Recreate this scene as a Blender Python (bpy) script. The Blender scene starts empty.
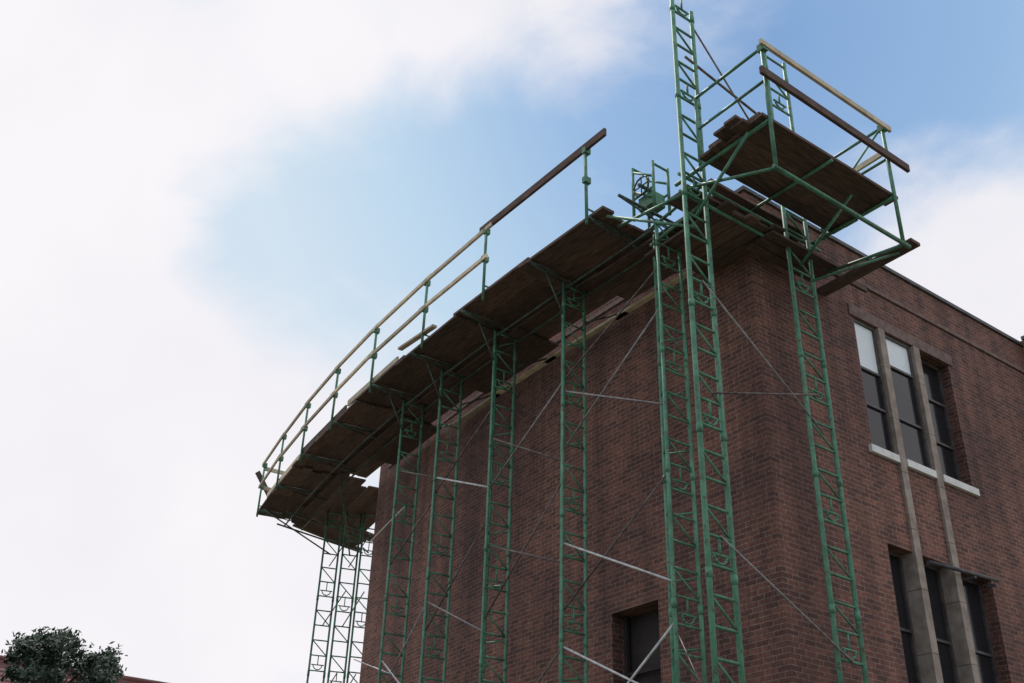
import bpy, math, random
from mathutils import Vector, Matrix
random.seed(7)
S = bpy.context.scene
S.view_settings.view_transform = 'Standard'
S.view_settings.look = 'None'
S.view_settings.exposure = 0

# ------------------------------------------------------------ helpers
class Geo:
    def __init__(s): s.v=[]; s.f=[]; s.m=[]; s.sm=[]; s.uv=[]
    def face(s, pts, mi=0, smooth=False, uv=None):
        b=len(s.v); s.v+= [tuple(p) for p in pts]; s.f.append(tuple(range(b,b+len(pts)))); s.m.append(mi); s.sm.append(smooth)
        s.uv.append(uv if uv else [(0,0)]*len(pts))
    def tube(s, a, b, r=0.024, mi=0, n=8, r2=None, cap=True):
        a=Vector(a); b=Vector(b); d=(b-a)
        if d.length<1e-6: return
        d.normalize(); r2 = r if r2 is None else r2
        u=d.orthogonal().normalized(); w=d.cross(u)
        base=len(s.v)
        for c,rr in ((a,r),(b,r2)):
            for i in range(n):
                t=2*math.pi*i/n
                s.v.append(tuple(c+(u*math.cos(t)+w*math.sin(t))*rr))
        for i in range(n):
            j=(i+1)%n
            s.f.append((base+i,base+j,base+n+j,base+n+i)); s.m.append(mi); s.sm.append(True); s.uv.append([(0,0)]*4)
        if cap:
            s.f.append(tuple(base+i for i in reversed(range(n)))); s.m.append(mi); s.sm.append(False); s.uv.append([(0,0)]*n)
            s.f.append(tuple(base+n+i for i in range(n))); s.m.append(mi); s.sm.append(False); s.uv.append([(0,0)]*n)
    def beam(s, a, b, w, h, mi=0, up=Vector((0,0,1))):
        a=Vector(a); b=Vector(b); d=(b-a).normalized()
        side=d.cross(up).normalized(); upv=side.cross(d).normalized()
        base=len(s.v)
        for c in (a,b):
            for sx,sz in ((-1,-1),(1,-1),(1,1),(-1,1)):
                s.v.append(tuple(c+side*sx*w/2+upv*sz*h/2))
        fs=[(0,1,5,4),(1,2,6,5),(2,3,7,6),(3,0,4,7),(3,2,1,0),(4,5,6,7)]
        for f in fs:
            s.f.append(tuple(base+i for i in f)); s.m.append(mi); s.sm.append(False); s.uv.append([(0,0)]*4)
    def box(s, lo, hi, mi=0):
        x0,y0,z0=lo; x1,y1,z1=hi
        s.beam(((x0),(y0+y1)/2,(z0+z1)/2),((x1),(y0+y1)/2,(z0+z1)/2),abs(y1-y0),abs(z1-z0),mi)
    def obj(s, name, mats, parent=None):
        me=bpy.data.meshes.new(name); me.from_pydata(s.v,[],s.f)
        for m in mats: me.materials.append(m)
        me.polygons.foreach_set('material_index', s.m)
        me.polygons.foreach_set('use_smooth', s.sm)
        ul=me.uv_layers.new(name='UVMap')
        flat=[]
        for q in s.uv:
            for p in q: flat+= [p[0],p[1]]
        ul.data.foreach_set('uv', flat)
        me.update()
        o=bpy.data.objects.new(name, me); S.collection.objects.link(o)
        if parent: o.parent=parent
        return o
def empty(name):
    e=bpy.data.objects.new(name,None); S.collection.objects.link(e); e.empty_display_size=0.5; return e

def newmat(name):
    m=bpy.data.materials.new(name); m.use_nodes=True
    nt=m.node_tree; b=nt.nodes['Principled BSDF']; return m,nt,b
def ramp(nt, src, stops):
    r=nt.nodes.new('ShaderNodeValToRGB'); e=r.color_ramp.elements
    while len(e)<len(stops): e.new(0.5)
    for i,(p,c) in enumerate(stops): e[i].position=p; e[i].color=(c[0],c[1],c[2],1)
    nt.links.new(src, r.inputs['Fac']); return r
def noise(nt, scale, detail=4, vec=None, rough=0.55):
    n=nt.nodes.new('ShaderNodeTexNoise'); n.inputs['Scale'].default_value=scale; n.inputs['Detail'].default_value=detail
    n.inputs['Roughness'].default_value=rough
    if vec is not None: nt.links.new(vec,n.inputs['Vector'])
    return n
def mixc(nt, fac, a, b, mode='MIX'):
    m=nt.nodes.new('ShaderNodeMix'); m.data_type='RGBA'; m.blend_type=mode
    if isinstance(fac,float): m.inputs[0].default_value=fac
    else: nt.links.new(fac,m.inputs[0])
    for i,x in ((6,a),(7,b)):
        if isinstance(x,tuple): m.inputs[i].default_value=(x[0],x[1],x[2],1)
        else: nt.links.new(x,m.inputs[i])
    return m.outputs[2]
def geopos(nt):
    g=nt.nodes.new('ShaderNodeNewGeometry'); return g

# ------------------------------------------------------------ materials
def mat_brick():
    m,nt,b=newmat('brick'); L=nt.links
    uv=nt.nodes.new('ShaderNodeUVMap'); uv.uv_map='UVMap'
    g=geopos(nt)
    nz=noise(nt,9.0,2,uv.outputs['UV'])
    sc=nt.nodes.new('ShaderNodeVectorMath'); sc.operation='SCALE'; sc.inputs['Scale'].default_value=0.012
    L.new(nz.outputs['Color'],sc.inputs[0])
    ad=nt.nodes.new('ShaderNodeVectorMath'); ad.operation='ADD'; L.new(uv.outputs['UV'],ad.inputs[0]); L.new(sc.outputs[0],ad.inputs[1])
    br=nt.nodes.new('ShaderNodeTexBrick'); L.new(ad.outputs[0],br.inputs['Vector'])
    br.inputs['Scale'].default_value=1.0; br.inputs['Brick Width'].default_value=0.215; br.inputs['Row Height'].default_value=0.074
    br.inputs['Mortar Size'].default_value=0.0075; br.inputs['Mortar Smooth'].default_value=0.5; br.inputs['Bias'].default_value=-0.05
    br.inputs['Color1'].default_value=(0.212,0.094,0.072,1); br.inputs['Color2'].default_value=(0.100,0.050,0.044,1)
    br.inputs['Mortar'].default_value=(0.25,0.19,0.165,1)
    n1=noise(nt,0.35,4,g.outputs['Position'],0.6)
    r1=ramp(nt,n1.outputs['Fac'],[(0.3,(0.60,0.58,0.60)),(0.7,(1.28,1.2,1.14))])
    c=mixc(nt,1.0,br.outputs['Color'],r1.outputs['Color'],'MULTIPLY')
    mp=nt.nodes.new('ShaderNodeMapping'); mp.inputs['Scale'].default_value=(3.0,3.0,0.18); L.new(g.outputs['Position'],mp.inputs['Vector'])
    n2=noise(nt,1.0,3,mp.outputs[0]); r2=ramp(nt,n2.outputs['Fac'],[(0.35,(0.64,0.64,0.66)),(0.6,(1.10,1.07,1.05))])
    c=mixc(nt,0.9,c,r2.outputs['Color'],'MULTIPLY')
    n3=noise(nt,20,2,g.outputs['Position']); r3=ramp(nt,n3.outputs['Fac'],[(0.3,(0.66,0.66,0.66)),(0.7,(1.3,1.27,1.25))])
    c=mixc(nt,1.0,c,r3.outputs['Color'],'MULTIPLY')
    L.new(c,b.inputs['Base Color']); b.inputs['Roughness'].default_value=0.9
    bp=nt.nodes.new('ShaderNodeBump'); bp.inputs['Strength'].default_value=0.35; bp.inputs['Distance'].default_value=0.012
    inv=nt.nodes.new('ShaderNodeMath'); inv.operation='SUBTRACT'; inv.inputs[0].default_value=1; L.new(br.outputs['Fac'],inv.inputs[1])
    L.new(inv.outputs[0],bp.inputs['Height']); L.new(bp.outputs[0],b.inputs['Normal'])
    return m
def mat_noise(name,c1,c2,scale=6,rough=0.7,metal=0.0,bump=0.0,detail=3,stops=(0.35,0.65),island=False,stretch=None,stain=None):
    m,nt,b=newmat(name); L=nt.links; g=geopos(nt)
    src=g.outputs['Position']
    if stretch:
        mp=nt.nodes.new('ShaderNodeMapping'); mp.inputs['Scale'].default_value=stretch; L.new(src,mp.inputs['Vector']); src=mp.outputs[0]
    n=noise(nt,scale,detail,src,0.6); r=ramp(nt,n.outputs['Fac'],[(stops[0],c1),(stops[1],c2)])
    c=r.outputs['Color']
    if island:
        r2=ramp(nt,g.outputs['Random Per Island'],[(0.0,(0.7,0.69,0.68)),(0.5,(0.95,0.94,0.93)),(1.0,(1.28,1.24,1.2))])
        c=mixc(nt,1.0,c,r2.outputs['Color'],'MULTIPLY')
    if stain:
        ns=noise(nt,17,3,g.outputs['Position'],0.65); rs=ramp(nt,ns.outputs['Fac'],[(0.54,(0,0,0)),(0.66,(1,1,1))])
        c=mixc(nt,rs.outputs['Color'],c,stain)
    L.new(c,b.inputs['Base Color']); b.inputs['Roughness'].default_value=rough; b.inputs['Metallic'].default_value=metal
    if bump>0:
        bp=nt.nodes.new('ShaderNodeBump'); bp.inputs['Strength'].default_value=bump; bp.inputs['Distance'].default_value=0.02
        L.new(n.outputs['Fac'],bp.inputs['Height']); L.new(bp.outputs[0],b.inputs['Normal'])
    return m
M_brick=mat_brick()
M_green=mat_noise('green_scaffold_paint',(0.042,0.15,0.088),(0.105,0.29,0.185),4,0.55,stops=(0.3,0.65),stain=(0.10,0.085,0.065))
M_green2=mat_noise('dark_green_paint',(0.05,0.04,0.035),(0.05,0.12,0.085),11,0.6,stops=(0.4,0.65))  # mottled brown to dark green, darker than the tower paint
M_steel=mat_noise('galvanised_steel',(0.42,0.41,0.42),(0.68,0.67,0.68),9,0.5,0.1)
M_dsteel=mat_noise('rusty_steel',(0.08,0.055,0.05),(0.20,0.165,0.155),9,0.6,0.2)
M_plank=mat_noise('weathered_plank',(0.070,0.044,0.038),(0.155,0.100,0.085),3,0.88,bump=0.25,island=True,stretch=(9,1.2,9))
M_plankx=mat_noise('weathered_plank_cross',(0.068,0.042,0.036),(0.150,0.096,0.080),3,0.88,bump=0.25,island=True,stretch=(1.2,9,9))
M_lumber=mat_noise('pale_lumber',(0.46,0.39,0.28),(0.66,0.57,0.43),4,0.75,island=True)
M_stone=mat_noise('limestone',(0.24,0.185,0.155),(0.38,0.31,0.265),5,0.85,bump=0.2)
M_sill=mat_noise('pale_sill_stone',(0.68,0.66,0.64),(0.82,0.80,0.78),6,0.8)
M_flash=mat_noise('lead_flashing',(0.05,0.05,0.055),(0.11,0.105,0.11),5,0.6)
M_course=mat_noise('soldier_brick',(0.13,0.085,0.075),(0.22,0.15,0.135),9,0.9)
M_frame=mat_noise('window_frame_paint',(0.055,0.045,0.045),(0.11,0.09,0.09),7,0.5)
M_skyrefl=mat_noise('painted_sky_reflection',(0.76,0.82,0.88),(0.86,0.90,0.93),1.6,0.4)  # opaque pale blue-white; sky reflection of the upper panes put into the colour
M_int=mat_noise('painted_dark_interior',(0.02,0.014,0.014),(0.04,0.03,0.03),2,0.9)  # near-black colour stands in for the unlit inside
M_roofing=mat_noise('gravel_roof',(0.15,0.14,0.13),(0.25,0.24,0.22),12,0.95)
m,nt,b=newmat('window_glass'); b.inputs['Base Color'].default_value=(0.02,0.02,0.024,1); b.inputs['Roughness'].default_value=0.12; b.inputs['IOR'].default_value=1.38; M_glass=m
gn=noise(nt,0.8,2); bp=nt.nodes.new('ShaderNodeBump'); bp.inputs['Strength'].default_value=0.05; nt.links.new(gn.outputs['Fac'],bp.inputs['Height']); nt.links.new(bp.outputs[0],b.inputs['Normal'])

# ------------------------------------------------------------ building
ROOF=12.25; DECK=11.6
def off(Y): return 0.0082*max(0.0,Y-3.0)**2
bld=empty('brick_hall')
def wall(name,mapf,urange,zrange,ops,depth,ustep=None,flip=False):
    g=Geo()
    us={urange[0],urange[1]}; zs={zrange[0],zrange[1]}
    for o in ops: us|={o[0],o[1]}; zs|={o[2],o[3]}
    if ustep:
        k=urange[0]
        while k<urange[1]: us.add(round(k,3)); k+=ustep
    us=sorted(us); zs=sorted(zs)
    def q(p,uv):
        if flip: p=p[::-1]; uv=uv[::-1]
        g.face([mapf(*x) for x in p],0,False,uv)
    for i in range(len(us)-1):
        for j in range(len(zs)-1):
            u0,u1,z0,z1=us[i],us[i+1],zs[j],zs[j+1]
            if any(o[0]-1e-6<=u0 and u1<=o[1]+1e-6 and o[2]-1e-6<=z0 and z1<=o[3]+1e-6 for o in ops): continue
            q([(u0,z0,0),(u1,z0,0),(u1,z1,0),(u0,z1,0)],[(u0,z0),(u1,z0),(u1,z1),(u0,z1)])
    for (a,bb,c,d) in ops:
        q([(a,c,0),(a,d,0),(a,d,depth),(a,c,depth)],[(a,c),(a,d),(a+depth,d),(a+depth,c)])
        q([(bb,c,0),(bb,c,depth),(bb,d,depth),(bb,d,0)],[(bb,c),(bb+depth,c),(bb+depth,d),(bb,d)])
        q([(a,d,0),(bb,d,0),(bb,d,depth),(a,d,depth)],[(a,d),(bb,d),(bb,d+depth),(a,d+depth)])
        q([(a,c,0),(a,c,depth),(bb,c,depth),(bb,c,0)],[(a,c),(a,c+depth),(bb,c+depth),(bb,c)])
    return g.obj(name,[M_brick],bld)
YEND=12.5
wall('side_wall_curved',lambda u,z,d:(off(u)+d,u,z),(0,YEND),(0,ROOF),[(2.3,3.32,4.0,6.2),(2.3,3.32,0.0,2.3)],0.35,ustep=0.7,flip=True)
wall('front_wall',lambda u,z,d:(u,d,z),(0,7.8),(0,ROOF),[(2.4,5.0,8.5,10.85),(2.4,5.0,3.6,7.0),(2.4,5.0,0.4,2.6)],0.3)
wall('end_wall',lambda u,z,d:(off(YEND)+u,YEND-d,z),(0,12),(0,ROOF),[],0.3,flip=True)
wall('adjoining_wall',lambda u,z,d:(7.8+u,-0.35+d,z),(0,9),(0,ROOF+0.12),[(2.0,4.2,8.5,10.85)],0.3)
wall('adjoining_return',lambda u,z,d:(7.8+d,-0.35+u,z),(0,0.4),(0,ROOF+0.12),[],0.3,flip=True)
g=Geo()
pts=[(off(y)+0.3,y,ROOF-0.5) for y in [i*0.7 for i in range(1,18)]]
g.face([(0.3,0.3,ROOF-0.5),(7.8,0.3,ROOF-0.5),(17,0.3,ROOF-0.5),(17,YEND-0.3,ROOF-0.5)]+pts[::-1])
g.obj('roof_deck',[M_roofing],bld)
g=Geo()
ys=[-0.04]+[0.7*i for i in range(1,18)]+[YEND+0.04]
for a,c in zip(ys[:-1],ys[1:]):
    g.beam((off(a)+0.13,a,ROOF+0.035),(off(c)+0.13,c,ROOF+0.035),0.34,0.07)
g.beam((0.32,0.13,ROOF+0.035),(7.8,0.13,ROOF+0.035),0.34,0.07)
g.beam((7.76,-0.22,ROOF+0.155),(17,-0.22,ROOF+0.155),0.34,0.07)
g.obj('coping_flashing',[M_flash],bld)
g=Geo()
g.beam((0.0,-0.008,ROOF-0.62),(7.79,-0.008,ROOF-0.62),0.05,0.08)
g.beam((2.3,-0.008,10.96),(5.1,-0.008,10.96),0.04,0.20)
for a,c in zip(ys[1:-2],ys[2:-1]): g.beam((off(a)-0.008,a,ROOF-0.62),(off(c)-0.008,c,ROOF-0.62),0.05,0.08)
g.obj('string_course',[M_course],bld)
g=Geo()
PX=(3.08,4.02)
for x in PX:
    z=0.0
    while z<10.84:
        h=min(0.92,10.845-z)
        g.box((x-0.08,-0.045,z+0.004),(x+0.08,0.27,z+h-0.004)); z+=0.92
g.obj('stone_piers',[M_stone],bld)
g=Geo()
for a,c in ((2.30,2.98),(3.18,3.92),(4.12,5.08)):
    g.box((a,-0.06,8.41),(c,0.055,8.53)); g.box((a,-0.05,3.50),(c,0.10,3.62))
g.obj('window_sills',[M_sill],bld)
fr=Geo(); gl=Geo(); sh=Geo()
def light(x0,x1,z0,z1,bars,refl_z=None,y=0.13):
    t=0.045
    fr.box((x0,y-0.03,z0),(x0+t,y+0.03,z1)); fr.box((x1-t,y-0.03,z0),(x1,y+0.03,z1))
    fr.box((x0+t,y-0.03,z0),(x1-t,y+0.03,z0+t)); fr.box((x0+t,y-0.03,z1-t),(x1-t,y+0.03,z1))
    for zb in bars: fr.box((x0+t,y-0.025,zb-0.02),(x1-t,y+0.025,zb+0.02))
    zz=z1
    if refl_z:
        sh.face([(x0+t,y+0.004,refl_z),(x1-t,y+0.004,refl_z),(x1-t,y+0.004,z1-t),(x0+t,y+0.004,z1-t)]); zz=refl_z  # flat pane carrying the painted sky reflection
    gl.face([(x0+t,y+0.01,z0+t),(x1-t,y+0.01,z0+t),(x1-t,y+0.01,zz-0.002),(x0+t,y+0.01,zz-0.002)])
light(2.4,2.99,8.54,10.845,(9.3,9.95),9.95,y=0.05)
light(3.17,3.93,8.54,10.845,(9.3,10.25,),10.25,y=0.05)
light(4.11,5.0,8.54,10.845,(9.3,10.1),y=.2)
for a,c in ((2.4,2.99),(3.17,3.93),(4.11,5.0)):
    light(a,c,3.63,6.995,(4.7,5.85),y=.22); light(a,c,0.41,2.59,(1.5,))
light(9.8,12.0,8.5,10.85,(9.3,10.1),y=-0.14)
fr.obj('window_frames',[M_frame],bld); gl.obj('window_glass_panes',[M_glass],bld); sh.obj('pale_window_panes',[M_skyrefl],bld)
g=Geo()
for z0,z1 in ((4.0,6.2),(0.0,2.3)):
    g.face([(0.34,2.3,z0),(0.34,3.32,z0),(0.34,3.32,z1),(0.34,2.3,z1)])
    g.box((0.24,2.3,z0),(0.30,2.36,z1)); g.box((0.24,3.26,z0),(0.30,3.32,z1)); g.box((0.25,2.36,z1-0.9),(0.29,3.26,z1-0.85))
g.face([(2.3,0.297,.3),(5.1,0.297,.3),(5.1,0.297,11),(2.3,0.297,11)])  # added dark panel behind the front windows, keeps sky from showing through
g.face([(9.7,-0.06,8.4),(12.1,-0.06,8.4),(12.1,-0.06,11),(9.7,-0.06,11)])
g.obj('openings_dark_backing',[M_int],bld)
g=Geo()
g.tube((3.15,-0.14,6.85),(4.95,-0.14,6.95),0.03); 
for x in (3.3,4.3,4.85): g.beam((x,-0.0,6.86),(x,-0.16,6.86),0.05,0.03)
g.tube((6.4,-0.1,0),(6.4,-0.1,6.4),0.05); g.tube((6.4,-0.1,6.4),(6.4,0.05,6.6),0.05)
g.obj('wall_pipes',[M_flash],bld)

# ------------------------------------------------------------ scaffold towers
def tower(x,y,z0,z1,w=0.45,ang=0.0,third=False,step=0.36,r=0.027,sect=1.83,ph=0):
    g=Geo(); c,s=math.cos(ang),math.sin(ang)
    def P(a,bq,z): return (x+a*c-bq*s, y+a*s+bq*c, z)
    hw=w/2
    def rails(pos):
        for a,bq in pos:
            g.tube(P(a,bq,z0),P(a,bq,z1),r)
            z=z0+sect
            while z<z1: g.tube(P(a,bq,z-0.06),P(a,bq,z+0.06),r*1.2); z+=sect
    rails([(-hw,0),(hw,0)])
    z=z0+0.2; k=ph
    while z<z1-0.05:
        g.tube(P(-hw,0,z),P(hw,0,z),r*0.6,n=6)
        if k%5 in (1,3) and z+step<z1: g.tube(P(-hw,0,z+step),P(hw,0,z),r*0.5,n=6)
        if k%5==0 and z+0.2<z1:
            for t in range(6):
                a0=math.pi*t/6; a1=math.pi*(t+1)/6
                g.tube(P(0.11*math.cos(a0),0,z+0.14-0.11*math.sin(a0)),P(0.11*math.cos(a1),0,z+0.14-0.11*math.sin(a1)),r*0.5,n=5)
            g.tube(P(-0.15,0,z+0.14),P(0.15,0,z+0.14),r*0.55,n=5)
            g.tube(P(0,0,z+0.14),P(0,0,z+step),r*0.5,n=5)
        z+=step; k+=1
    if third:
        rails([(hw*0.1,0.32)])
        z=z0+0.5
        while z<z1:
            for a in (-hw,hw): g.tube(P(a,0,z),P(hw*.1,0.32,z+.0),r*0.5,n=6)
            z+=0.9
    g.box((x-hw-0.1,y-0.1,z0-0.02),(x-hw+0.1,y+0.1,z0+0.0)) ; g.box((x+hw-0.1,y-0.1,z0-0.02),(x+hw+0.1,y+0.1,z0+0.0))
    return g.obj('scaffold_tower',[M_green])
TX,TY=-1.65,-0.485; RX,RY=0.55,-0.485
tower(TX,TY,0.03,14.85,0.42,r=0.036)
tower(RX,RY,0.03,15.1,0.50,r=0.034,ph=2)
LY=[0.65,2.88,4.87,6.74,8.35]
def TXX(Y): return -1.10+off(Y)
tower(TXX(.65)+.02,.65,0.03,11.45,0.46,third=True,ph=1,r=.029)
for i,y in enumerate(LY[1:]): tower(TXX(y),y,0.03,11.45,0.44,ang=-0.02*(y-3),third=(y in (2.88,4.87)),ph=i*2)
FAR=((0.86,14.9),(1.27,14.65),(1.65,14.4))
for i,(x,y) in enumerate(FAR): tower(x,y,0.03,11.45,0.38,ang=-0.3,r=.026,ph=i)

g=Geo()
def br(a,b,r=0.013,mi=0): g.tube(a,b,r,mi,n=6)
X1=lambda y:TXX(y)-0.2
bays=list(zip(LY[:-1],LY[1:]))
pat=[((9.9,8.4,2),(8.3,9.4,2),(5.8,6.9,0),(4.3,5.4,0),(5.3,3.8,0),(7.3,5.9,1),(10.6,9.6,1)),
     ((8.2,9.3,1),(6.6,7.4,1),(9.6,8.4,2),(5.4,4.0,1),(7.9,6.2,1)),
     ((8.4,9.2,0),(6.0,6.9,2),(7.9,6.4,1),(9.9,8.9,1)),
     ((5.1,6.2,0),(8.8,8.0,1),(9.2,9.9,1),(6.9,5.6,2))]
for (a,c),pp in zip(bays,pat):
    for za,zc,mi in pp: br((X1(a),a,za),(X1(c),c,zc),(0.017,0.016,0.015)[mi],mi)
T3=Vector((TX,TY,0)); R3=Vector((RX,RY,0))
def tz(v,z): return (v.x,v.y-0.03,z)
for za,zb,mi in ((9.6,8.0,2),(7.9,8.6,1),(6.0,4.9,2),(3.0,4.4,1)): br(tz(T3,za),tz(R3,zb),0.014,mi)
br((TX+.2,TY,14.55),(RX-.2,RY,12.5),0.016,1); br((TX,TY,13.75),(RX,RY,13.35),0.022,1)
br((TX,TY,3.5),(X1(.65),.65,5.2),0.011,1)
for (x0,y0),(x1,y1) in zip(FAR[:-1],FAR[1:]):
    for z in (4.5,6.5,8.5,10): br((x0,y0,z),(x1,y1,z+.9),0.014,1)
br((TXX(8.35),8.35,9.2),(0.6,12.4,9.9),0.016,0); br((TXX(8.35),8.35,6.0),(0.5,12.4,7.2),0.013,0)
M_msteel=mat_noise('dull_steel',(0.20,0.18,0.18),(0.36,0.33,0.33),9,0.55,0.2)
g.obj('scaffold_cross_braces',[M_steel,M_dsteel,M_msteel])

# ------------------------------------------------------------ long curved platform
plat=empty('scaffold_platform')
def OX(Y): return -2.03+off(Y)
def nrm(Y):
    s=0.0164*max(0,Y-3); v=Vector((1,-s,0)); return v.normalized()
stations=[1.10,3.15,5.2,7.3,9.4,11.5,13.4,15.1,16.8]
g=Geo()
for i in range(len(stations)-1):
    a,c=stations[i],stations[i+1]
    for k in range(5):
        w=0.234; o=0.115+k*0.235
        ea=random.uniform(0.02,0.22); ec=random.uniform(0.02,0.22)
        if i==0: ea=random.uniform(-0.06,0.1)
        d=(Vector((OX(c),c,0))-Vector((OX(a),a,0))).normalized()
        p=Vector((OX(a),a,0))+nrm(a)*o-d*ea; q=Vector((OX(c),c,0))+nrm(c)*o+d*ec
        zz=DECK+(0.048 if i%2 else 0.0)
        g.beam((p.x,p.y,zz+random.uniform(-.004,.004)),(q.x,q.y,zz+0.012),w,0.048)
for k in range(6):
    y=15.45+k*0.24
    g.beam((OX(y)+1.0+random.uniform(-.1,.1),y,11.52),(2.75+random.uniform(-.3,.2),y+.35,11.40),0.238,0.048,mi=1)
for k in range(8):
    x=-.15+k*.24; g.beam((x,12.7+k*.05+random.uniform(-.2,.2),11.47),(x+.55,16.0+random.uniform(-.2,.1),11.46),0.242,0.045)
g.obj('deck_planks',[M_plank,M_plankx],plat)
g=Geo()
for y in LY+[1.35,10.4,12.4,14.5,16.4]:
    p=Vector((OX(y),y,0)); n=nrm(y)
    a=p-n*0.04; bq=p+n*1.3
    z=DECK-0.05
    g.tube((a.x,a.y,z),(bq.x,bq.y,z),0.026)
    e=p+n*.75
    g.tube((a.x+.05,a.y,z-0.02),(e.x,e.y,z-0.13),0.014); g.tube((e.x,e.y,z-.13),(bq.x,bq.y,z-.13),.014)
    for t in range(4):
        m1=p+n*(.3+t*.25); m2=p+n*(.42+t*.25)
        g.tube((m1.x,m1.y,z),(m2.x,m2.y,z-0.12),0.010,n=5)
for y in LY[1:]:
    g.tube((TXX(y)-.2,y,10.75),(OX(y)+.35,y,11.45),0.017); g.tube((TXX(y)+.2,y,10.8),(off(y)-.1,y,11.3),0.014)
g.obj('outrigger_brackets',[M_green2],plat)
g=Geo()
for a,c in zip(LY[:-1],LY[1:]):
    for dx in (-0.2,0.22):
        g.tube((TXX(a)+dx,a,11.32),(TXX(c)+dx,c,11.32),0.022)
for a,c in ((8.35,10.4),(10.4,12.4),(12.4,14.5),(14.5,16.4)):
    g.tube((TXX(a)-.2,a,11.32),(TXX(c)-.2,c,11.32),0.022); g.tube((TXX(a)+.3,a,11.32),(TXX(c)+.3,c,11.32),0.022)
g.tube((-.2,15.5,11.35),(2.8,15.9,11.3),.024); g.tube((0.0,16.5,11.35),(2.8,16.9,11.3),.024)
g.tube((FAR[0][0],FAR[0][1],10.3),(OX(16),16,11.45),.02); g.tube((FAR[2][0],FAR[2][1],10.4),(2.6,16.6,11.35),.02); g.tube((FAR[1][0],FAR[1][1],10.3),(TXX(12.4),12.4,11.35),.02)
g.obj('ledgers',[M_green2],plat)
g=Geo()
ys=[0.2,2.5,4.7,6.9,9.1,11.2,12.4]
for i,(a,c) in enumerate(zip(ys[:-1],ys[1:])):
    for k in range(4 if i%2==0 else 3):
        o=-0.93+k*0.235
        g.beam((off(a)+o,a-0.15,11.43+0.045*(i%2)),(off(c)+o,c+0.1,11.44+0.045*(i%2)),0.228,0.045,mi=0)
for a,c in zip(LY[:-1],LY[1:]):
    g.beam((off(a)-0.10,a-0.2,11.26),(off(c)-0.10,c+0.1,11.26),0.10,0.05,mi=1)
g.obj('inner_boards',[M_plank,M_lumber],plat)
posts=[1.4,4.2,6.3,8.5,10.6,12.6,14.6,16.6]
g=Geo()
def GP(y,z,o=-0.03):
    p=Vector((OX(y),y,0))+nrm(y)*o; return Vector((p.x,p.y,z))
for y in posts:
    lean=random.uniform(-.03,.03)
    g.tube(GP(y,DECK-0.15),GP(y+lean,13.0),0.027)
    for z in (12.3,12.9): g.beam(GP(y-.04,z,-0.03),GP(y+.04,z,-0.03),0.12,0.11)
    g.tube(GP(y,11.75),GP(y,11.75,0.25),0.016)
g.obj('guard_posts',[M_green],plat)
g=Geo()
g.beam(GP(.9,12.95,-.06),GP(4.35,12.97,-.06),0.05,0.14,mi=1)
for i,(a,c) in enumerate(zip(posts[1:-1],posts[2:])):
    e=random.uniform(.1,.3)
    g.beam(GP(a-e,12.93+random.uniform(-.03,.03),-.07),GP(c+.1,12.93+random.uniform(-.03,.03),-.07),0.045,0.075,mi=0)
    g.beam(GP(a-e*.5,12.32+random.uniform(-.04,.04),-.07),GP(c+.15,12.32,-.07),0.045,0.075,mi=0)
e0=GP(16.8,12.5); g.beam((e0.x-.15,e0.y,12.75),(e0.x+0.35,e0.y+.1,12.2),0.05,0.14,mi=1)
g.beam(GP(16.7,12.3),(GP(16.7,12.3).x+1.1,16.6,12.3),0.05,0.1,mi=0); g.beam(GP(16.7,12.85),(GP(16.7,12.9).x+1.1,16.6,12.85),0.05,0.1,mi=0)
g.beam(GP(5.9,11.75,0.0),GP(7.3,11.90,0.0),0.1,0.045,mi=0)
g.beam(GP(7.4,11.72,0.02),GP(9.8,11.76,0.02),0.04,0.13,mi=0)
g.beam(GP(9.9,11.70,0.02),GP(12.8,11.76,0.02),0.04,0.13,mi=1)
g.beam(GP(12.9,11.70,0.02),GP(15.8,11.76,0.02),0.04,0.13,mi=0)
g.obj('guard_rails',[M_lumber,M_plank],plat)

# ------------------------------------------------------------ corner platform
cp=empty('corner_scaffold_platform')
X0,X1c,Y0,Y1=-1.62,1.15,-1.84,-0.66
g=Geo()
for k in range(5):
    y=Y0+0.115+k*0.237
    g.beam((X0-random.uniform(-.04,.2),y,DECK+random.uniform(0,.01)),(X1c+random.uniform(-.05,.12),y,DECK+0.01),0.234,0.048)
for k in range(4):
    y=Y0+0.16+k*0.235
    g.beam((X0-random.uniform(.05,.3),y,DECK+.055),(X0+0.9+random.uniform(-.3,.3),y,DECK+.06),0.22,0.045)
g.obj('deck_planks',[M_plankx],cp)
g=Geo()
for k in range(2):
    y=-0.36+k*0.235; g.beam((-1.75,y,11.18),(1.05,y,11.20),0.225,0.045)
for k in range(2):
    y=-0.30+k*0.235; g.beam((-1.2+k*.3,y,11.62),(0.95+k*.15,y,11.60),0.228,0.045)
for k in range(5):
    x=-1.05+k*0.24; g.beam((x,-0.62+random.uniform(-.1,.1),11.10),(x,1.0+random.uniform(-.15,.15),11.08),0.225,0.045,mi=1)
for k in range(3): g.beam((-0.2,-0.55+0.0+k*0.19,11.02),(1.3,-0.55+k*0.19,11.02),0.17,0.04)
g.beam((1.62,-1.78,11.0),(1.62,0.0-.02,10.98),0.22,0.055,mi=1)
g.beam((1.36,-0.45,11.06),(2.2,-0.45,11.06),0.05,0.1)
g.obj('lower_boards',[M_plankx,M_plank],cp)
g=Geo()
zt=12.88; zm=12.27
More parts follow.
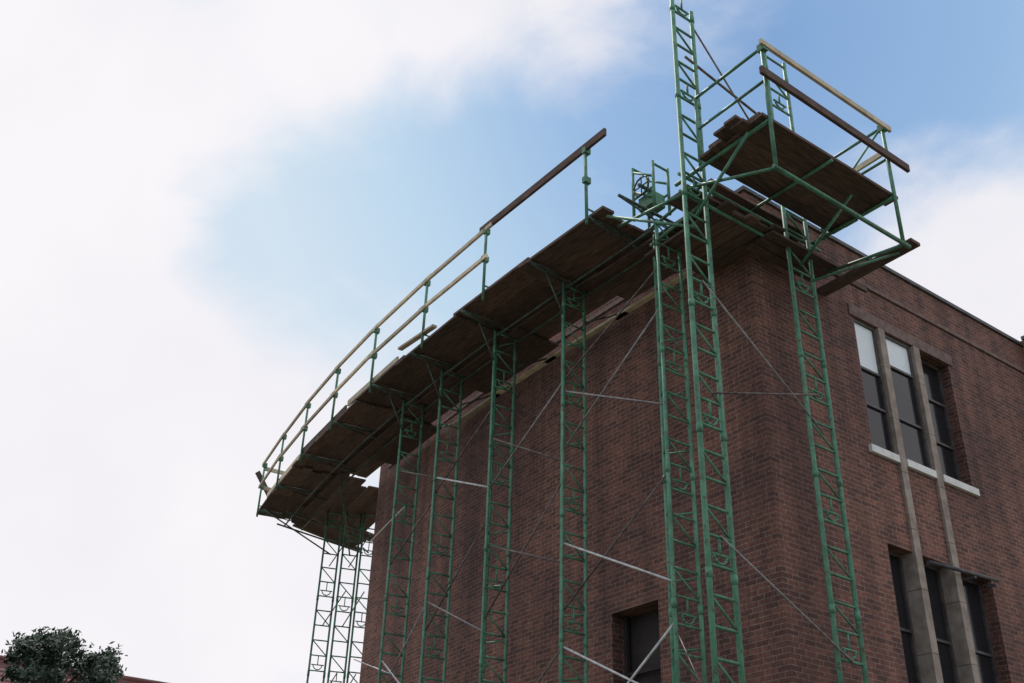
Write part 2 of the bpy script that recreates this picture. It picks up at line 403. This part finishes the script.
for x in (X0+.05,X1c-.02):
    g.tube((x,Y0-.03,10.68),(x,Y0-.03,zt+.06),0.030)
    g.tube((x,Y1+.1,DECK-.1),(x,Y1+.1,zt),0.026)
    g.tube((x,Y0,DECK-.05),(x,0-.05,DECK-.05),0.03)
    g.tube((x,Y0,zt),(x,Y1+.1,zt),0.024); g.tube((x,Y0,zm),(x,Y1+.1,zm),0.022)
    g.beam((x-.05,Y0-.04,zt-.02),(x+.05,Y0-.04,zt-.02),0.12,0.12)
g.tube((X0,Y0-.03,10.72),(X1c+.12,Y0-.03,10.70),0.032)
g.tube((X0+.05,Y0,10.72),(X0+.0,-0.35,11.3),0.024)
g.tube((-0.25,Y0,DECK-.05),(-0.25,-.3,DECK-.05),0.025)
g.tube((X1c,Y0,10.7),(X1c+.05,-0.5,10.95),0.026)
g.tube((X1c-.02,Y0,zt),(X1c-.4,Y0+.9,DECK+.1),0.018)
for z in (11.05,11.36):
    g.tube((TX-.25,TY+.05,z),(RX+.6,RY+.05,z),0.026)
    g.tube((TX+.2,TY,z),(TXX(.65)-.2,.8,z),0.026)
g.tube((TX-.2,TY,11.0),(TXX(.65)-.5,1.2,11.5),0.024)
g.tube((RX+.2,RY,10.6),(1.6,-1.5,10.95),0.02)
g.tube((RX,RY,10.8),(RX,Y0+.3,11.5),0.024); g.tube((TX,TY,10.7),(TX,Y0+.3,11.5),0.024)
g.tube((TX,TY,10.5),(TX-.25,1.1,11.5),0.024)
g.obj('bracket_and_guard_frame',[M_green],cp)
g=Geo()
g.beam((X0-.05,Y0-.09,zt+.02),(X1c+.1,Y0-.09,zt-.02),0.045,0.09,mi=0)
g.beam((X0-.12,Y0-.10,zm+.04),(X1c+.38,Y0-.10,zm-.04),0.05,0.13,mi=1)
g.beam((X1c-.05,Y0-.05,zm+.12),(X1c-.05,Y1+.2,zm+.1),0.04,0.09,mi=0)
g.obj('guard_rails',[M_lumber,M_plankx],cp)

# ------------------------------------------------------------ winch
w=empty('scaffold_winch')
g=Geo()
cx,cy,cz=-1.25,0.75,11.7
for dx in (-.16,.16):
    for dy in (-.18,.28):
        g.tube((cx+dx,cy+dy,cz-.1),(cx+dx,cy+dy,cz+.85+dy*.3),0.025)
    g.tube((cx+dx,cy-.18,cz+.5),(cx+dx,cy+.28,cz+.85),0.02); g.tube((cx+dx,cy-.18,cz+.1),(cx+dx,cy+.28,cz+.45),0.02)
    g.tube((cx+dx,cy-.18,cz+.3),(cx+dx,cy+.28,cz+.3),0.02)
g.tube((cx-.16,cy-.18,cz+.75),(cx+.16,cy-.18,cz+.75),0.02); g.tube((cx-.16,cy+.28,cz+.93),(cx+.16,cy+.28,cz+.93),0.02)
g.box((cx-.13,cy-.12,cz+.05),(cx+.13,cy+.2,cz+.28))
g.obj('winch_frame',[M_green],w)
g=Geo()
for k in range(12):
    a0=2*math.pi*k/12; a1=2*math.pi*(k+1)/12; R=0.17
    g.tube((cx-.2,cy+.05+R*math.cos(a0),cz+.42+R*math.sin(a0)),(cx-.2,cy+.05+R*math.cos(a1),cz+.42+R*math.sin(a1)),0.016,n=6)
    if k%3==0: g.tube((cx-.2,cy+.05,cz+.42),(cx-.2,cy+.05+R*math.cos(a0),cz+.42+R*math.sin(a0)),0.012,n=5)
g.tube((cx-.26,cy+.05,cz+.42),(cx+.18,cy+.05,cz+.42),0.03)
g.obj('winch_wheel',[M_green2],w)

# ------------------------------------------------------------ ground, house, tree
M_ground=mat_noise('grass_and_dirt',(0.05,0.07,0.025),(0.16,0.13,0.09),0.6,0.95)
M_paving=mat_noise('concrete_paving',(0.24,0.23,0.21),(0.36,0.34,0.31),1.5,0.9)
g=Geo(); R=1500; g.face([(-R,-R,0),(R,-R,0),(R,R,0),(-R,R,0)]); g.obj('ground',[M_ground])
g=Geo(); g.face([(-3.2,-3.2,0.006),(20,-3.2,0.006),(20,17,0.006),(-3.2,17,0.006)]); g.obj('paved_apron',[M_paving])
M_tile=mat_noise('red_roof_tile',(0.10,0.04,0.038),(0.19,0.075,0.065),3,0.85,stretch=(1,1,6),bump=0.3)
M_render=mat_noise('house_brick',(0.2,0.12,0.09),(0.3,0.19,0.15),5,0.9)
h=empty('red_roofed_house')
g=Geo(); hx0,hx1,hy0,hy1=-16,4.4,31.5,39.5
for q in (((hx0,hy0),(hx1,hy0)),((hx1,hy0),(hx1,hy1)),((hx1,hy1),(hx0,hy1)),((hx0,hy1),(hx0,hy0))):
    (a,b1),(c,d)=q; g.face([(a,b1,0),(c,d,0),(c,d,6.6),(a,b1,6.6)])
for x in (hx0,hx1): g.face([(x,hy0,6.6),(x,hy1,6.6),(x,35.5,10.8)])
g.obj('walls',[M_render],h)
g=Geo()
for s in (-1,1):
    n=26
    for i in range(n):
        t0,t1=i/n,(i+1)/n
        ya,yb=35.5+s*4.6*(1-t0),35.5+s*4.6*(1-t1); za,zb=6.0+4.85*t0,6.0+4.85*t1
        g.face([(hx0-.4,ya,za+.04),(hx1+.4,ya,za+.04),(hx1+.4,yb,zb),(hx0-.4,yb,zb)])
        g.face([(hx0-.4,yb,zb),(hx1+.4,yb,zb),(hx1+.4,yb,zb+.04),(hx0-.4,yb,zb+.04)])
g.tube((hx0-.4,35.5,10.86),(hx1+.4,35.5,10.86),0.12)
g.obj('tiled_roof',[M_tile],h)
g=Geo(); 
for x in (-13,-9,-5,-1): g.box((x,hy0-.04,1.2),(x+1.3,hy0+.02,2.6)); g.box((x,hy0-.04,4.0),(x+1.3,hy0+.02,5.4))
g.obj('windows',[M_glass],h)

M_bark=mat_noise('bark',(0.05,0.04,0.03),(0.11,0.09,0.07),8,0.95)
m,nt,b=newmat('leaf'); gg=geopos(nt); r=ramp(nt,gg.outputs['Random Per Island'],[(0,(0.018,0.036,0.026)),(0.6,(0.035,0.062,0.038)),(1,(0.06,0.09,0.055))]); nt.links.new(r.outputs[0],b.inputs['Base Color']); b.inputs['Roughness'].default_value=0.8; M_leaf=m
t=empty('leafy_tree'); tx,ty=-3.05,22.5
g=Geo(); g.tube((tx,ty,0),(tx+.1,ty,3.5),0.24,r2=0.17); g.tube((tx+.1,ty,3.5),(tx,ty+.1,8.2),0.17,r2=0.03)
tips=[]
for i in range(70):
    z=random.uniform(3.4,7.9); a=random.uniform(0,6.28); u=(z-3)/6.6
    L=2.1*math.sqrt(max(.05,1-(2*u-1)**2))*random.uniform(.6,1.0)
    e=Vector((tx+L*math.cos(a),ty+L*math.sin(a),min(8.5,z+random.uniform(.2,.9))))
    g.tube((tx+.05,ty,z),e,0.05,r2=0.012,n=5); tips.append(e); tips.append(Vector((tx,ty,z)).lerp(e,random.uniform(.5,.8)))
for _ in range(44):
    a=random.uniform(0,6.28); rr=1.45*math.sqrt(random.uniform(.01,1))
    e=Vector((tx+rr*math.cos(a),ty+rr*math.sin(a),random.uniform(8.2,9.15)-.36*rr*rr*.8)); tips.append(e)
    g.tube((tx,ty,7.2),e,0.03,r2=0.008,n=5)
g.obj('trunk_and_limbs',[M_bark],t)
g=Geo()
for c in tips:
    rr=random.uniform(.22,.38)
    for _ in range(105):
        v=Vector((random.gauss(0,1),random.gauss(0,1),random.gauss(0,.7)))*rr*.45
        p=c+v; a=Vector((random.uniform(-1,1),random.uniform(-1,1),random.uniform(-1,1))).normalized(); bq=a.orthogonal().normalized()
        l=random.uniform(.05,.10)
        g.face([p-a*l,p-bq*l*.6,p+a*l,p+bq*l*.6])
g.obj('leaves',[M_leaf],t)

# ------------------------------------------------------------ world
sun_dir=Vector((0.30,0.95,0)).normalized(); elev=math.radians(58)
W=bpy.data.worlds.new('World'); S.world=W; W.use_nodes=True; nt=W.node_tree; L=nt.links
bg=nt.nodes['Background']; bg.inputs['Strength'].default_value=0.1
try:
    W.cycles.sampling_method='MANUAL'; W.cycles.sample_map_resolution=512
except Exception: pass
sky=nt.nodes.new('ShaderNodeTexSky'); sky.sky_type='NISHITA'; sky.sun_disc=False
sky.sun_elevation=elev; sky.sun_rotation=math.atan2(sun_dir.x,sun_dir.y); sky.air_density=1.0; sky.dust_density=0.4; sky.ozone_density=2.0
tc=nt.nodes.new('ShaderNodeTexCoord'); D=tc.outputs['Generated']
def M(op,a,b=None,clamp=False):
    n=nt.nodes.new('ShaderNodeMath'); n.operation=op; n.use_clamp=clamp
    for i,x in enumerate((a,b)):
        if x is None: continue
        if isinstance(x,(int,float)): n.inputs[i].default_value=x
        else: L.new(x,n.inputs[i])
    return n.outputs[0]
def dist(c):
    n=nt.nodes.new('ShaderNodeVectorMath'); n.operation='DISTANCE'; L.new(D,n.inputs[0]); n.inputs[1].default_value=c; return n.outputs['Value']
blobs=[((.110,.772,.6255),.17),((.22,.66,.72),.11),((.33,.57,.75),.09),((.40,.52,.755),.06),((.16,.874,.450),.19),((.2725,.914,.300),.22),((0,.95,.2),.36),((-.25,.8,.55),.38),((0,.6,.8),.2),
       ((.760,.370,.530),.09),((.82,.40,.42),.13),((-.6,.3,.6),.45),((.1,-.8,.5),.45),((.95,-.3,.3),.4),((.5,.85,.1),.2)]
cur=None
for c,r in blobs:
    v=M('MULTIPLY',M('SUBTRACT',r,dist(c)),5.0)
    cur=v if cur is None else M('MAXIMUM',cur,v)
# clearings in the cloud
for c,r,k in (((.677,.316,.664),.15,5.0),((.27,.775,.57),.15,6.0),((.40,.66,.63),.12,4.0)):
    cur=M('SUBTRACT',cur,M('MAXIMUM',M('MULTIPLY',M('SUBTRACT',r,dist(c)),k),0.0))
mp=nt.nodes.new('ShaderNodeMapping'); mp.inputs['Scale'].default_value=(1,1,1.8); L.new(D,mp.inputs['Vector'])
n1=noise(nt,4.5,6,mp.outputs[0],0.55); n1.inputs['Distortion'].default_value=0.3
fld=M('ADD',cur,M('MULTIPLY',M('SUBTRACT',n1.outputs['Fac'],0.52),1.9))
mr=nt.nodes.new('ShaderNodeMapRange'); mr.interpolation_type='SMOOTHSTEP'; L.new(fld,mr.inputs[0]); mr.inputs[1].default_value=-0.60; mr.inputs[2].default_value=0.25
n2=noise(nt,3.0,4,D); rc=ramp(nt,n2.outputs['Fac'],[(0.3,(0.87,0.86,0.91)),(0.6,(0.965,0.935,0.97))])
cl=nt.nodes.new('ShaderNodeVectorMath'); cl.operation='SCALE'; cl.inputs['Scale'].default_value=9.9; L.new(rc.outputs[0],cl.inputs[0])
rb=ramp(nt,dist((.57,.42,.71)),[(0.0,(0.23,0.40,0.69)),(0.18,(0.32,0.51,0.79)),(0.36,(0.55,0.73,0.89)),(0.48,(0.70,0.82,0.92)),(0.9,(0.66,0.78,0.90))])
bs=nt.nodes.new('ShaderNodeVectorMath'); bs.operation='SCALE'; bs.inputs['Scale'].default_value=10.0; L.new(rb.outputs[0],bs.inputs[0])
clear=mixc(nt,0.88,sky.outputs['Color'],bs.outputs[0])
c=mixc(nt,mr.outputs[0],clear,cl.outputs[0])
L.new(c,bg.inputs['Color'])

sl=bpy.data.lights.new('sun','SUN'); sl.energy=2.5; sl.angle=math.radians(0.5); sl.color=(1,.95,.87)
so=bpy.data.objects.new('sun',sl); S.collection.objects.link(so)
d=Vector((sun_dir.x*math.cos(elev),sun_dir.y*math.cos(elev),math.sin(elev)))
so.rotation_euler=d.to_track_quat('Z','Y').to_euler(); so.location=d*60

# ------------------------------------------------------------ camera
p=math.radians(30.1); rl=math.radians(1.96)
R0=Vector((.814,-.581,0)).normalized(); Fh=Vector((.581,.814,0)).normalized()
F=Fh*math.cos(p)+Vector((0,0,1))*math.sin(p); U0=R0.cross(F)
Rc=R0*math.cos(rl)+U0*math.sin(rl); Uc=-R0*math.sin(rl)+U0*math.cos(rl)
cam=bpy.data.cameras.new('camera'); co=bpy.data.objects.new('camera',cam); S.collection.objects.link(co)
mt=Matrix((Rc,Uc,-F)).transposed().to_4x4(); mt.translation=Vector((-10.68,-8.8,1.6)); co.matrix_world=mt
cam.sensor_width=36; cam.lens=1068/1024*36; cam.clip_end=4000; cam.clip_start=0.1
S.camera=co
